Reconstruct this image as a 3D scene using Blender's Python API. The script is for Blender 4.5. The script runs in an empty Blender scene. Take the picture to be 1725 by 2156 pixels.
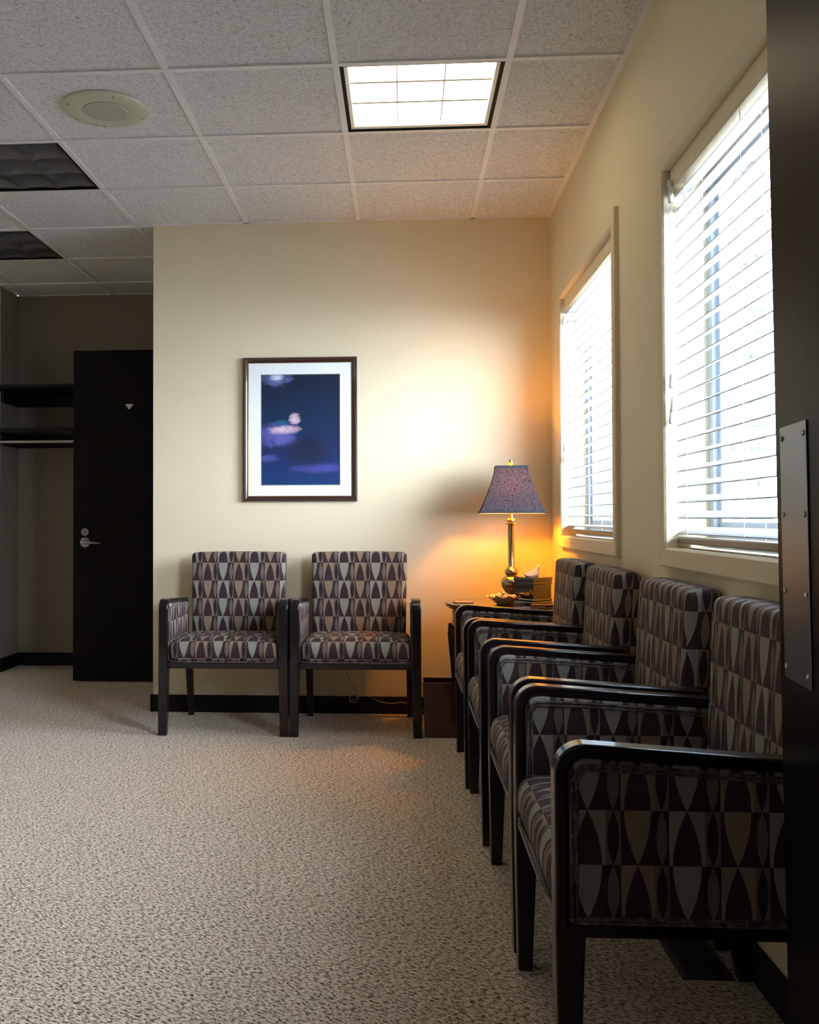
import bpy, bmesh, math, random
from mathutils import Vector, Matrix
random.seed(7)
sc = bpy.context.scene
PI = math.pi

# ------------------------------------------------------------ camera
CZ = 1.0408
FPX, PPX, PPY, IW, IH = 2038.5, 717.25, 1054.4, 1725.0, 2156.0
cd = bpy.data.cameras.new('camera'); cam = bpy.data.objects.new('camera', cd)
sc.collection.objects.link(cam); sc.camera = cam
cd.sensor_fit = 'HORIZONTAL'; cd.sensor_width = 36.0; cd.lens = FPX / IW * 36.0
cd.shift_x = (IW / 2 - PPX) / IW; cd.shift_y = (PPY - IH / 2) / IW
cd.clip_start = 0.02; cd.clip_end = 200
yaw, pit, rol = .0637, .0185, -.0028
A_ = Matrix(((math.cos(yaw), math.sin(yaw), 0), (-math.sin(yaw), math.cos(yaw), 0), (0, 0, 1)))
B_ = Matrix(((1, 0, 0), (0, math.cos(pit), math.sin(pit)), (0, -math.sin(pit), math.cos(pit))))
C_ = Matrix(((math.cos(rol), 0, math.sin(rol)), (0, 1, 0), (-math.sin(rol), 0, math.cos(rol))))
Mc = C_ @ B_ @ A_
right, fwd, up = Mc[0], Mc[1], Mc[2]
cam.matrix_world = Matrix(((right[0], up[0], -fwd[0], 0), (right[1], up[1], -fwd[1], 0), (right[2], up[2], -fwd[2], CZ), (0, 0, 0, 1)))

# ------------------------------------------------------------ world, exposure, daylight
SKY = 30.0
FIXTURE = 3.4
LAMP_W = 13.5
w = bpy.data.worlds.new('sky'); sc.world = w; w.use_nodes = True
bg = w.node_tree.nodes['Background']
bg.inputs[0].default_value = (.86, .95, 1.08, 1); bg.inputs[1].default_value = SKY
sc.view_settings.view_transform = 'Standard'; sc.view_settings.look = 'None'
sc.view_settings.exposure = 0.56; sc.view_settings.gamma = 1.0; sc.view_settings.use_curve_mapping = False
sc.cycles.max_bounces = 12; sc.cycles.diffuse_bounces = 8; sc.cycles.glossy_bounces = 6
sc.cycles.transparent_max_bounces = 16; sc.cycles.sample_clamp_indirect = 6.0
sc.cycles.caustics_reflective = False; sc.cycles.caustics_refractive = False

XR, YB, ZC = .791, 5.192, 2.646
WINS = [dict(y0=3.625, y1=4.800, z0=.955, z1=2.118), dict(y0=1.740, y1=2.915, z0=.953, z1=2.072)]
for wn in WINS:
    ld = bpy.data.lights.new('daylight_portal', 'AREA'); ld.shape = 'RECTANGLE'
    ld.size = wn['y1'] - wn['y0']; ld.size_y = wn['z1'] - wn['z0']; ld.cycles.is_portal = True
    lo = bpy.data.objects.new('daylight_portal', ld); sc.collection.objects.link(lo)
    sx = .98
    lo.location = (sx, (wn['y0'] + wn['y1']) / 2, (wn['z0'] + wn['z1']) / 2)
    lo.rotation_euler = Vector((-1 if sx > 0 else 1, 0, 0)).to_track_quat('-Z', 'Z').to_euler()

# ------------------------------------------------------------ helpers
def tag(o, label=None, cat=None, group=None, kind=None):
    if label: o['label'] = label
    if cat: o['category'] = cat
    if group: o['group'] = group
    if kind: o['kind'] = kind
    return o
def empty(name, loc=(0, 0, 0), rz=0.0):
    o = bpy.data.objects.new(name, None); sc.collection.objects.link(o)
    o.location = loc; o.rotation_euler = (0, 0, rz); o.empty_display_size = .05
    return o
class MB:
    """collects verts / faces / uvs and links them as one mesh object"""
    def __init__(s): s.v = []; s.f = []; s.uv = []; s.mi = []; s.has = False
    def add(s, vs, fs, uvs=None, mi=0):
        b = len(s.v); s.v += [tuple(v) for v in vs]
        for k, f in enumerate(fs):
            s.f.append([b + i for i in f]); s.mi.append(mi)
            s.uv.append(uvs[k] if uvs else [(0, 0)] * len(f))
        if uvs: s.has = True
        return s
    def box(s, x0, x1, y0, y1, z0, z1, mi=0):
        vs = [(x, y, z) for z in (z0, z1) for y in (y0, y1) for x in (x0, x1)]
        return s.add(vs, [(0, 2, 3, 1), (4, 5, 7, 6), (0, 1, 5, 4), (2, 6, 7, 3), (0, 4, 6, 2), (1, 3, 7, 5)], mi=mi)
    def hexa(s, vs, mi=0, open_top=False):
        return s.add(vs, ([] if open_top else [(4, 5, 7, 6)]) + [(0, 2, 3, 1), (0, 1, 5, 4), (2, 6, 7, 3), (0, 4, 6, 2), (1, 3, 7, 5)], mi=mi)
    def lathe(s, prof, c=(0, 0, 0), n=40, axis='z', mi=0, cap=True):
        vs = []; fs = []
        for r, h in prof:
            for k in range(n):
                a = 2 * PI * k / n; p, q = r * math.cos(a), r * math.sin(a)
                if axis == 'z': vs.append((c[0] + p, c[1] + q, c[2] + h))
                elif axis == 'x': vs.append((c[0] + h, c[1] + p, c[2] + q))
                else: vs.append((c[0] + q, c[1] + h, c[2] + p))
        for i in range(len(prof) - 1):
            for k in range(n):
                a, b = i * n + k, i * n + (k + 1) % n
                fs.append((a, b, b + n, a + n))
        if cap:
            fs.append(tuple(range(n - 1, -1, -1))); m = (len(prof) - 1) * n; fs.append(tuple(range(m, m + n)))
        return s.add(vs, fs, mi=mi)
    def tube(s, path, r, n=8, closed=False, mi=0):
        P = [Vector(p) for p in path]; m = len(P); R = r if isinstance(r, (list, tuple)) else [r] * m
        vs = []; fs = []; prev = None
        for i, p in enumerate(P):
            if closed: t = (P[(i + 1) % m] - P[i - 1]).normalized()
            else: t = (P[min(i + 1, m - 1)] - P[max(i - 1, 0)]).normalized()
            if prev is None:
                u = t.orthogonal().normalized()
            else:
                u = (prev - t * prev.dot(t)).normalized()
            prev = u; v = t.cross(u)
            for k in range(n):
                a = 2 * PI * k / n; vs.append(p + (u * math.cos(a) + v * math.sin(a)) * R[i])
        for i in range(m if closed else m - 1):
            j = (i + 1) % m
            for k in range(n):
                a, b = i * n + k, i * n + (k + 1) % n; c, d = j * n + (k + 1) % n, j * n + k
                fs.append((a, b, c, d))
        if not closed:
            fs.append(tuple(range(n - 1, -1, -1))); fs.append(tuple(range((m - 1) * n, m * n)))
        return s.add(vs, fs, mi=mi)
    def ring(s, a0, a1, b0, b1, prof, mp, mi=0):
        """profile [(outward offset, height)] swept round the rectangle a0..a1, b0..b1 with mitred corners"""
        vs = []; fs = []; n = len(prof)
        for (ca, cb, sa, sb) in ((a0, b0, -1, -1), (a1, b0, 1, -1), (a1, b1, 1, 1), (a0, b1, -1, 1)):
            for o, h in prof: vs.append(mp(ca + sa * o, cb + sb * o, h))
        for c in range(4):
            for k in range(n):
                a, b = c * n + k, c * n + (k + 1) % n; d = ((c + 1) % 4)
                fs.append((a, b, d * n + (k + 1) % n, d * n + k))
        return s.add(vs, fs, mi=mi)
    def prism(s, poly, mp, h0, h1, mi=0, skip=()):
        n = len(poly); vs = [mp(a, b, h0) for a, b in poly] + [mp(a, b, h1) for a, b in poly]
        fs = [tuple(range(n)), tuple(range(2 * n - 1, n - 1, -1))] + [(i, i + n, (i + 1) % n + n, (i + 1) % n) for i in range(n) if i not in skip]
        return s.add(vs, fs, mi=mi)
    def build(s, name, mat, parent=None, smooth=False, bevel=0.0, seg=2, angle=35, subsurf=0):
        me = bpy.data.meshes.new(name); me.from_pydata(s.v, [], s.f)
        mats = mat if isinstance(mat, (list, tuple)) else [mat]
        for m in mats: me.materials.append(m)
        for p, mi in zip(me.polygons, s.mi): p.material_index = mi
        if s.has:
            ul = me.uv_layers.new(name='UVMap'); k = 0
            for f in s.uv:
                for c in f: ul.data[k].uv = c; k += 1
        bm = bmesh.new(); bm.from_mesh(me)
        bmesh.ops.recalc_face_normals(bm, faces=bm.faces); bm.to_mesh(me); bm.free()
        if smooth:
            for p in me.polygons: p.use_smooth = True
        o = bpy.data.objects.new(name, me); sc.collection.objects.link(o)
        if smooth and hasattr(me, 'set_sharp_from_angle'): me.set_sharp_from_angle(angle=math.radians(angle))
        if bevel > 0:
            b = o.modifiers.new('bevel', 'BEVEL'); b.width = bevel; b.segments = seg; b.limit_method = 'ANGLE'; b.angle_limit = math.radians(32)
            b.harden_normals = False
            for p in me.polygons: p.use_smooth = True
            if hasattr(me, 'set_sharp_from_angle'): me.set_sharp_from_angle(angle=math.radians(40))
        if subsurf:
            m = o.modifiers.new('sub', 'SUBSURF'); m.levels = subsurf; m.render_levels = subsurf
        if parent: o.parent = parent
        return o

def rbox(hx, hy, hz, r, n=(10, 10, 10), deform=None, uvf=None):
    """rounded box centred at the origin: verts, faces, uvs in metres (front = -y)"""
    vs = []; fs = []; uvs = []; idx = {}
    def P(i, j, k):
        key = (i, j, k)
        if key in idx: return idx[key]
        p = []
        for q, m, h in ((i, n[0], hx), (j, n[1], hy), (k, n[2], hz)):
            t = q / m
            # denser near the ends
            t = .5 - .5 * math.cos(PI * t) if m > 4 else t
            p.append((2 * t - 1) * h)
        p = Vector(p); c = Vector((max(-hx + r, min(hx - r, p.x)), max(-hy + r, min(hy - r, p.y)), max(-hz + r, min(hz - r, p.z))))
        d = p - c
        if d.length > 1e-9: p = c + d.normalized() * r
        idx[key] = len(vs); vs.append(p); return idx[key]
    def side(ax, val):
        o = [0, 1, 2]; o.remove(ax); a, b = o
        for p in range(n[a]):
            for q in range(n[b]):
                ids = []
                for dp, dq in ((0, 0), (1, 0), (1, 1), (0, 1)):
                    c = [0, 0, 0]; c[ax] = val; c[a] = p + dp; c[b] = q + dq; ids.append(P(*c))
                fs.append(ids)
                if ax == 1: uvs.append([(vs[i].x, vs[i].z) if val == 0 else (-vs[i].x, vs[i].z) for i in ids])
                elif ax == 2: uvs.append([(vs[i].x, (hz + (vs[i].y + hy)) if val else (-hz - (vs[i].y + hy))) for i in ids])
                else: uvs.append([((hx + vs[i].y + hy) if val else (-hx - vs[i].y - hy), vs[i].z) for i in ids])
    for ax in range(3): side(ax, 0); side(ax, n[ax])
    if uvf: uvs = [[uvf(u) for u in f] for f in uvs]
    if deform: vs = [deform(v) for v in vs]
    return vs, fs, uvs

# ------------------------------------------------------------ materials
class NT:
    def __init__(s, name):
        s.m = bpy.data.materials.new(name); s.m.use_nodes = True; s.t = s.m.node_tree
        s.b = s.t.nodes['Principled BSDF']; s.out = s.t.nodes['Material Output']
    def n(s, t, **k):
        x = s.t.nodes.new(t)
        for a, v in k.items(): setattr(x, a, v)
        return x
    def l(s, a, b): s.t.links.new(a, b)
    def put(s, x, i, v):
        if hasattr(v, 'is_output'): s.l(v, x.inputs[i])
        else: x.inputs[i].default_value = v
    def M(s, op, *a, clamp=False):
        x = s.n('ShaderNodeMath', operation=op, use_clamp=clamp)
        for i, v in enumerate(a): s.put(x, i, v)
        return x.outputs[0]
    def mix(s, f, a, b):
        x = s.n('ShaderNodeMix', data_type='RGBA')
        s.put(x, 0, f)
        for i, v in ((6, a), (7, b)):
            s.put(x, i, v if hasattr(v, 'is_output') else (*v[:3], 1))
        return x.outputs[2]
    def coord(s, k='Object'): return s.n('ShaderNodeTexCoord').outputs[k]
    def pos(s): return s.n('ShaderNodeNewGeometry').outputs['Position']
    def mapping(s, v, scale=(1, 1, 1), rot=(0, 0, 0), loc=(0, 0, 0)):
        x = s.n('ShaderNodeMapping'); s.l(v, x.inputs[0])
        x.inputs['Scale'].default_value = scale; x.inputs['Rotation'].default_value = rot; x.inputs['Location'].default_value = loc
        return x.outputs[0]
    def noise(s, v, scale, detail=2, rough=.5, dist=0.0):
        x = s.n('ShaderNodeTexNoise'); s.l(v, x.inputs['Vector']); x.inputs['Scale'].default_value = scale
        x.inputs['Detail'].default_value = detail; x.inputs['Roughness'].default_value = rough; x.inputs['Distortion'].default_value = dist
        return x.outputs[0]
    def ramp(s, f, stops):
        x = s.n('ShaderNodeValToRGB'); s.put(x, 0, f); e = x.color_ramp.elements
        while len(e) < len(stops): e.new(.5)
        for q, (p, c) in zip(e, stops): q.position = p; q.color = (*c, 1) if len(c) == 3 else c
        return x.outputs[0]
    def bump(s, h, strength=.3, dist=.002):
        x = s.n('ShaderNodeBump'); x.inputs['Strength'].default_value = strength; x.inputs['Distance'].default_value = dist
        s.l(h, x.inputs['Height']); s.l(x.outputs[0], s.b.inputs['Normal'])
    def set(s, **k):
        names = dict(color='Base Color', rough='Roughness', metal='Metallic', coat='Coat Weight', crough='Coat Roughness', spec='Specular IOR Level', sheen='Sheen Weight', trans='Transmission Weight')
        for a, v in k.items():
            i = s.b.inputs[names[a]]
            if hasattr(v, 'is_output'): s.l(v, i)
            else: i.default_value = (*v, 1) if isinstance(v, (tuple, list)) and len(v) == 3 else v
        return s

def plain(name, col, rough=.5, metal=0.0, var=.06, scale=30, **k):
    q = NT(name); f = q.noise(q.coord(), scale, 3)
    c2 = tuple(c * (1 - var * 2) for c in col)
    q.set(color=q.mix(f, c2, tuple(min(1, c * (1 + var * .5)) for c in col)), rough=rough, metal=metal, **k)
    return q.m

# wall paint
def paint(name, col):
    q = NT(name); p = q.pos()
    q.set(color=q.mix(q.noise(p, 3, 2), tuple(c * .97 for c in col), col), rough=.62, spec=.3)
    q.bump(q.noise(p, 260, 2), .12, .001); return q.m
M_alc = paint('shaded_alcove_wall_paint', (.27, .225, .17))  # alcove shade put into the colour: darker copy of the wall paint
M_hall = paint('darkened_unseen_wall_paint', (.22, .18, .14))  # unseen front wall and hall, colour darkened to cut bounce light
M_wall = paint('beige_wall_paint', (.76, .655, .455))
M_trimp = paint('beige_trim_paint', (.74, .63, .44)); 
M_white = plain('white_vinyl', (.36, .41, .47), .4)

# dark stained wood
def wood(name, c1, c2, rough, scale=1.0, axis='z', coat=.6, bump=.05, spec=.5):
    q = NT(name); v = q.coord()
    s = {'z': (60, 60, 2.2), 'x': (2.2, 60, 60), 'y': (60, 2.2, 60)}[axis]
    m = q.mapping(v, scale=tuple(a * scale for a in s))
    f = q.noise(m, 1.5, 5, .6)
    q.set(color=q.mix(f, c1, c2), rough=rough, coat=coat, crough=.07, spec=spec)
    q.bump(f, bump, .001); return q.m
M_chairwood = wood('espresso_chair_wood', (.005, .003, .004), (.011, .006, .007), .30, coat=.7, spec=.12)
M_doorwood = wood('dark_door_veneer', (.0025, .002, .0025), (.010, .0075, .007), .36, 1.5, coat=.0, bump=.35, spec=.03)
M_closetdoor = wood('dark_closet_door_veneer', (.004, .003, .003), (.008, .005, .004), .5, coat=.0, spec=.12)
M_tablewood = wood('dark_cherry_table', (.018, .007, .005), (.04, .016, .010), .22, coat=.8, axis='x')
M_bin = wood('mahogany_bin', (.030, .0025, .0025), (.055, .006, .005), .25, coat=.7)
M_base = plain('black_rubber_base', (.006, .005, .005), .6, spec=.2)
M_shelf = plain('espresso_shelf', (.010, .007, .006), .5, spec=.2)

# chair fabric
def fabric():
    q = NT('geometric_upholstery'); uv = q.coord('UV')
    sp = q.n('ShaderNodeSeparateXYZ'); q.l(uv, sp.inputs[0])
    U = q.M('FRACT', q.M('ADD', q.M('DIVIDE', sp.outputs[0], .166), 50.32))
    V = q.M('ADD', q.M('DIVIDE', sp.outputs[1], .0925), 50.12)
    t = q.M('FRACT', V); par = q.M('MODULO', q.M('FLOOR', V), 2.0)
    e1, e2, e3 = .36, .515, .855
    g1 = q.M('GREATER_THAN', U, e1); g2 = q.M('GREATER_THAN', U, e2); g3 = q.M('GREATER_THAN', U, e3)
    def s_(c, hw): return q.M('ABSOLUTE', q.M('DIVIDE', q.M('SUBTRACT', U, c), hw))
    def lerp(f, a, b): return q.M('ADD', a, q.M('MULTIPLY', f, q.M('SUBTRACT', b, a)))
    S = lerp(g3, lerp(g2, lerp(g1, s_(.18, .18), s_(.4375, .0775)), s_(.685, .17)), s_(.9275, .0725))
    small = q.M('SUBTRACT', g1, q.M('SUBTRACT', g2, g3))       # 1 in the narrow columns
    half2 = g2
    flip = q.M('ABSOLUTE', q.M('SUBTRACT', par, half2))
    tp = lerp(flip, q.M('SUBTRACT', 1.0, t), t)
    hb = q.M('MULTIPLY', .80, q.M('SUBTRACT', 1.0, q.M('POWER', tp, 1.9)))
    tt = q.M('SUBTRACT', q.M('MULTIPLY', t, 2.0), 1.0)
    hs = q.M('MULTIPLY', .78, q.M('SUBTRACT', 1.0, q.M('POWER', q.M('ABSOLUTE', tt), 2.0)))
    H = lerp(small, hb, hs)
    inside = q.M('LESS_THAN', S, H)
    light = q.M('ABSOLUTE', q.M('SUBTRACT', inside, flip))
    # thread noise
    n1 = q.noise(q.mapping(uv, scale=(1500, 300, 1)), 1.0, 2)
    n2 = q.noise(q.mapping(uv, scale=(300, 1500, 1)), 1.0, 2)
    th = q.M('ADD', q.M('MULTIPLY', n1, .6), q.M('MULTIPLY', n2, .5))
    grey, tan, taupe, plum, dark = (.37, .345, .29), (.34, .235, .16), (.21, .155, .12), (.050, .024, .026), (.028, .016, .018)
    lc = q.mix(g2, grey, tan); lc = q.mix(small, lc, taupe)
    dc = q.mix(small, plum, dark)
    c = q.mix(light, dc, lc)
    c = q.mix(q.M('MULTIPLY', th, .55), c, tuple((.02, .016, .016)))
    q.set(color=c, rough=.7, sheen=.02, spec=.2)
    q.bump(q.M('ADD', th, q.M('MULTIPLY', light, .4)), .5, .0012); return q.m
M_fab = fabric()

def carpet():
    q = NT('woven_loop_carpet'); p = q.pos()
    d = q.mapping(p, scale=(1, 1, 1), rot=(0, 0, math.radians(33)))
    a = q.noise(q.mapping(d, scale=(75, 190, 1)), 1.0, 3, .55, .4)
    b = q.noise(q.mapping(p, scale=(150, 150, 1)), 1.0, 2, .6)
    h = q.M('ADD', q.M('MULTIPLY', a, .72), q.M('MULTIPLY', b, .28))
    c = q.ramp(h, [(.40, (.08, .05, .03)), (.46, (.40, .30, .22)), (.52, (.80, .65, .49)), (.62, (.97, .83, .65))])
    c = q.mix(q.noise(p, 1.3, 3), q.mix(.5, c, q.mix(.85, (0, 0, 0), c)), c)
    q.set(color=c, rough=.95, spec=.1, sheen=.2); q.bump(h, .9, .006); return q.m
M_carpet = carpet()

def tile():
    q = NT('mineral_fibre_ceiling_tile'); p = q.pos()
    a = q.noise(p, 78, 4, .68, 1.6); b = q.noise(q.mapping(p, scale=(210, 120, 1)), 1.0, 2, .6, .8)
    pit = q.ramp(b, [(.30, (0, 0, 0)), (.37, (1, 1, 1))])
    sh = q.ramp(a, [(.38, (.05, .05, .05)), (.52, (1, 1, 1))])
    c = q.mix(pit, (.30, .29, .28), q.mix(sh, (.66, .68, .69), (.97, .985, 1.0)))
    q.set(color=c, rough=.9, spec=.15)
    q.bump(q.M('ADD', a, q.M('MULTIPLY', pit, .5)), 1.0, .008); return q.m
M_tile = tile()
M_grid = plain('painted_steel_grid', (.84, .85, .85), .45)

def stone():
    q = NT('split_face_block'); p = q.pos(); sp = q.n('ShaderNodeSeparateXYZ'); q.l(p, sp.inputs[0])
    row = q.M('DIVIDE', sp.outputs[2], .069); jz = q.M('LESS_THAN', q.M('FRACT', row), .07)
    hor = q.M('ADD', q.M('ADD', sp.outputs[0], sp.outputs[1]), q.M('MULTIPLY', q.M('MODULO', q.M('FLOOR', row), 2.0), .1))
    jx = q.M('LESS_THAN', q.M('FRACT', q.M('DIVIDE', hor, .2)), .02)
    j = q.M('MAXIMUM', jz, jx); n = q.noise(p, 38, 5, .65)
    q.set(color=q.mix(j, q.mix(n, (.05, .052, .05), (.15, .154, .148)), (.055, .058, .062)), rough=.95, spec=.1)
    q.bump(q.M('SUBTRACT', n, j), .8, .01); return q.m
M_stone = stone()

def metal(name, col, rough, **k):
    q = NT(name); f = q.noise(q.mapping(q.coord(), scale=(4, 4, 300)), 1, 3)
    q.set(color=q.mix(f, tuple(c * .85 for c in col), col), rough=rough, metal=1.0, **k); return q.m
M_steel = metal('brushed_steel', (.55, .55, .56), .24)
M_plate = metal('push_plate_steel', (.15, .165, .19), .33)
M_brass = metal('antique_brass', (.46, .38, .20), .24)
M_gold = metal('gold_glass', (.80, .55, .18), .25)
M_black = plain('black_enamel', (.003, .003, .0035), .5, spec=.1)
M_mirror = plain('louver_aluminium', (.15, .155, .16), .16, metal=.5, spec=1.0)
M_slat = plain('white_blind_slat', (.36, .38, .39), .38, var=.02)
M_rail = plain('blind_bottom_rail', (.20, .16, .12), .35)
M_cord = plain('white_cord', (.75, .75, .73), .6)
M_plastic = plain('white_plastic', (.85, .85, .82), .4)
M_cream = plain('cream_speaker_paint', (.57, .57, .44), .4, var=.02)
M_mat = plain('pale_mat_board', (.86, .90, .92), .8, var=.01)
M_tissue = plain('white_tissue', (.92, .86, .76), .9, var=.02)
M_ground = plain('brightened_unseen_ground', (.72, .74, .78), .9)  # unseen ground, colour raised to bounce more daylight onto the ceiling

def glass():
    q = NT('clear_window_glass'); t = q.n('ShaderNodeBsdfTransparent'); t.inputs[0].default_value = (.93, .96, .98, 1)
    g = q.n('ShaderNodeBsdfGlossy'); g.inputs['Roughness'].default_value = .02
    fr = q.n('ShaderNodeFresnel'); fr.inputs[0].default_value = 1.45
    gm = q.n('ShaderNodeNewGeometry'); mx = q.n('ShaderNodeMixShader'); q.l(q.M('MULTIPLY', fr.outputs[0], q.M('SUBTRACT', 1.0, gm.outputs['Backfacing'])), mx.inputs[0]); q.l(t.outputs[0], mx.inputs[1]); q.l(g.outputs[0], mx.inputs[2])
    q.l(mx.outputs[0], q.out.inputs[0]); return q.m
M_glass = glass()
def emis(name, col, st):
    q = NT(name); q.b.inputs['Base Color'].default_value = (*col, 1); q.b.inputs['Emission Color'].default_value = (*col, 1)
    q.b.inputs['Emission Strength'].default_value = st; return q.m
M_lit = emis('lit_diffuser', (1.0, .84, .55), FIXTURE)

# ------------------------------------------------------------ room shell
def struct(o): o['kind'] = 'structure'; return o
XL, YA, YF = -4.8, 6.786, .60
m = MB(); m.box(XL, XR + .16, -1.6, YA + .1, -.06, 0); struct(m.build('floor', M_carpet))

def wall_holes(mb, x0, x1, y0, y1, z0, z1, holes):
    """wall slab in the y-z plane with rectangular openings"""
    ys = sorted({y0, y1, *[h[0] for h in holes], *[h[1] for h in holes]})
    for a, b in zip(ys, ys[1:]):
        hs = [h for h in holes if h[0] <= a and h[1] >= b]
        if hs:
            mb.box(x0, x1, a, b, z0, hs[0][2]); mb.box(x0, x1, a, b, hs[0][3], z1)
        else: mb.box(x0, x1, a, b, z0, z1)
H = [(w_['y0'], w_['y1'], w_['z0'], w_['z1']) for w_ in WINS]
m = MB(); wall_holes(m, XR, .95, -1.6, YB + .12, 0, ZC, H); struct(m.build('wall_right', M_wall))
# stone veneer outside, rough split faces
m = MB(); HV = [(h[0] - .03, h[1] + .035, h[2] - .04, h[3] + .03) for h in H]
wall_holes(m, .952, 1.06, -1.6, YB + .5, -.3, 3.0, HV)
for (y0, y1, z0, z1) in HV:                                 # rough reveal stones at the far jamb
    nz = 96; nx = 14; vs = []; fs = []; uv = []
    r2 = random.Random(5)
    edge = [1.070 + .012 * r2.random() + (.016 if int((z0 + (z1 - z0) * k / nz) / .069) % 2 else 0) for k in range(nz + 1)]
    for k in range(nz + 1):
        z = z0 + (z1 - z0) * k / nz
        for i in range(nx + 1):
            x = .953 + (edge[k] - .953) * i / nx
            vs.append((x, y1 - .001 - .007 * r2.random(), z))
    for k in range(nz):
        for i in range(nx):
            a = k * (nx + 1) + i; fs.append((a, a + 1, a + nx + 2, a + nx + 1))
    b = len(vs); vs += [(x, y1 + .04, z) for (x, y, z) in [vs[k * (nx + 1) + nx] for k in range(nz + 1)]]
    for k in range(nz): fs.append((k * (nx + 1) + nx, b + k, b + k + 1, (k + 1) * (nx + 1) + nx))
    m.add(vs, fs)
struct(m.build('wall_exterior', M_stone))
m = MB(); m.box(.951, 14, -8, 14, -.4, -.3); struct(m.build('outside_ground', M_ground))  # ground slab outside the windows, out of view
m = MB(); m.box(-1.353, XR, YB, YB + .12, 0, ZC); m.box(-1.15, -1.03, YB + .12, YA, 0, ZC); struct(m.build('wall_back', M_wall))
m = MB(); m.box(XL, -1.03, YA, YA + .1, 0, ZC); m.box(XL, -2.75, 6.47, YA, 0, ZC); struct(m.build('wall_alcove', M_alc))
m = MB(); m.box(XL - .1, XL, -1.6, YA + .1, 0, ZC); struct(m.build('wall_left', M_wall))
m = MB(); m.box(XL, -.44, YF - .12, YF, 0, ZC); m.box(.53, XR, YF - .12, YF, 0, ZC); m.box(-.44, .53, YF - .12, YF, 2.15, ZC)
m.box(XL, XR, -1.7, -1.6, 0, ZC); struct(m.build('wall_front', M_hall))
# baseboards
m = MB(); m.box(-1.365, XR - .011, YB - .012, YB - .0005, 0, .092); m.box(-1.366, -1.354, YB - .012, YB + .12, 0, .092); struct(m.build('baseboard_back', M_base, bevel=.003))
m = MB(); m.box(XR - .012, XR - .0005, YF, YB - .013, 0, .088); struct(m.build('baseboard_right', M_base, bevel=.003))
m = MB(); m.box(-2.738, -1.16, YA - .012, YA - .0005, 0, .092); m.box(-2.749, -2.738, 6.47, YA - .012, 0, .092); m.box(XL, -2.738, 6.458, 6.4695, 0, .092)
struct(m.build('baseboard_alcove', M_base, bevel=.003))

# ceiling tiles and grid
T = .61; GX0, GY0 = -.2297, 4.6098
LIGHTS = {(0, 1): 'lit', (-3, 0): 'off', (-4, -2): 'off'}     # (column, row); column i spans GX0+i*T .., row k spans GY0-(k+1)T .. GY0-kT
m = MB(); g = MB(); tz = ZC + .006
i0, i1 = -8, 2; k0, k1 = -4, 11
for i in range(i0, i1):
    for k in range(k0, k1):
        xa, xb = GX0 + i * T, GX0 + (i + 1) * T; ya, yb = GY0 - (k + 1) * T, GY0 - k * T
        if (i, k) in LIGHTS: continue
        xb = min(xb, XR); yb = min(yb, YA); xa = max(xa, XL); ya = max(ya, -1.6)
        if xb <= xa or yb <= ya: continue
        m.box(xa + .004, xb - .004, ya + .004, yb - .004, tz, tz + .015)
m.box(XL, XR + .1, -1.6, YA, ZC + .09, ZC + .10)
ceil = struct(m.build('ceiling', M_tile))
def gridbar(vertical, c, a0, a1):
    mb = MB(); h = .012
    if vertical: mb.box(c - h, c + h, a0, a1, ZC, tz + .02)
    else: mb.box(a0, a1, c - h, c + h, ZC - .0008, tz + .02)
    mb.build('grid_runner', M_grid, ceil)
for i in range(i0 + 1, i1 + 0): gridbar(True, GX0 + i * T, -1.6, YB if GX0 + i * T > -1.353 else YA)
for k in range(k0 + 1, k1):
    y = GY0 - k * T
    if y < YA: gridbar(False, y, XL, XR if y < YB else (-1.15))
mb = MB(); mb.box(XR - .022, XR, -1.6, YB, ZC, tz + .02); mb.box(-1.353, XR - .022, YB - .012, YB, ZC, tz + .02); mb.box(-2.75, -1.15, YA - .018, YA, ZC, tz + .02)
mb.box(XL, -2.75, 6.452, 6.47, ZC, tz + .02)
mb.build('wall_angle', M_grid, ceil)

# ------------------------------------------------------------ windows
def build_window(n, wn):
    y0, y1, z0, z1 = wn['y0'], wn['y1'], wn['z0'], wn['z1']
    root = struct(empty('window_%d' % n, (.925, (y0 + y1) / 2, z0)))
    o = root.location
    mp = lambda a, b, h: (XR - h - o.x, a - o.y, b - o.z)
    m = MB().ring(y0, y1, z0, z1, [(0, .0003), (0, .012), (.006, .018), (.052, .020), (.058, .016), (.060, .0003)], mp); m.build('casing', M_trimp, root)
    mp2 = lambda a, b, h: (h - o.x, a - o.y, b - o.z)
    m = MB().ring(y0, y1, z0, z1, [(-.045, .902), (-.0005, .902), (-.0005, .948), (-.045, .948), (-.045, .93), (-.05, .925)], mp2); fr = m.build('window_frame', M_white, root)
    m = MB().ring(y0 + .045, y1 - .045, z0 + .045, z1 - .045, [(-.03, .915), (-.0, .915), (-.0, .94), (-.03, .94)], mp2); m.build('sash', M_white, root)
    m = MB(); m.box(.926 - o.x, .929 - o.x, y0 + .074 - o.y, y1 - .074 - o.y, z0 + .074 - o.z, z1 - .074 - o.z); m.build('glass_pane', M_glass, root)
for n, wn in enumerate(WINS): build_window(n + 1, wn)

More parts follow.
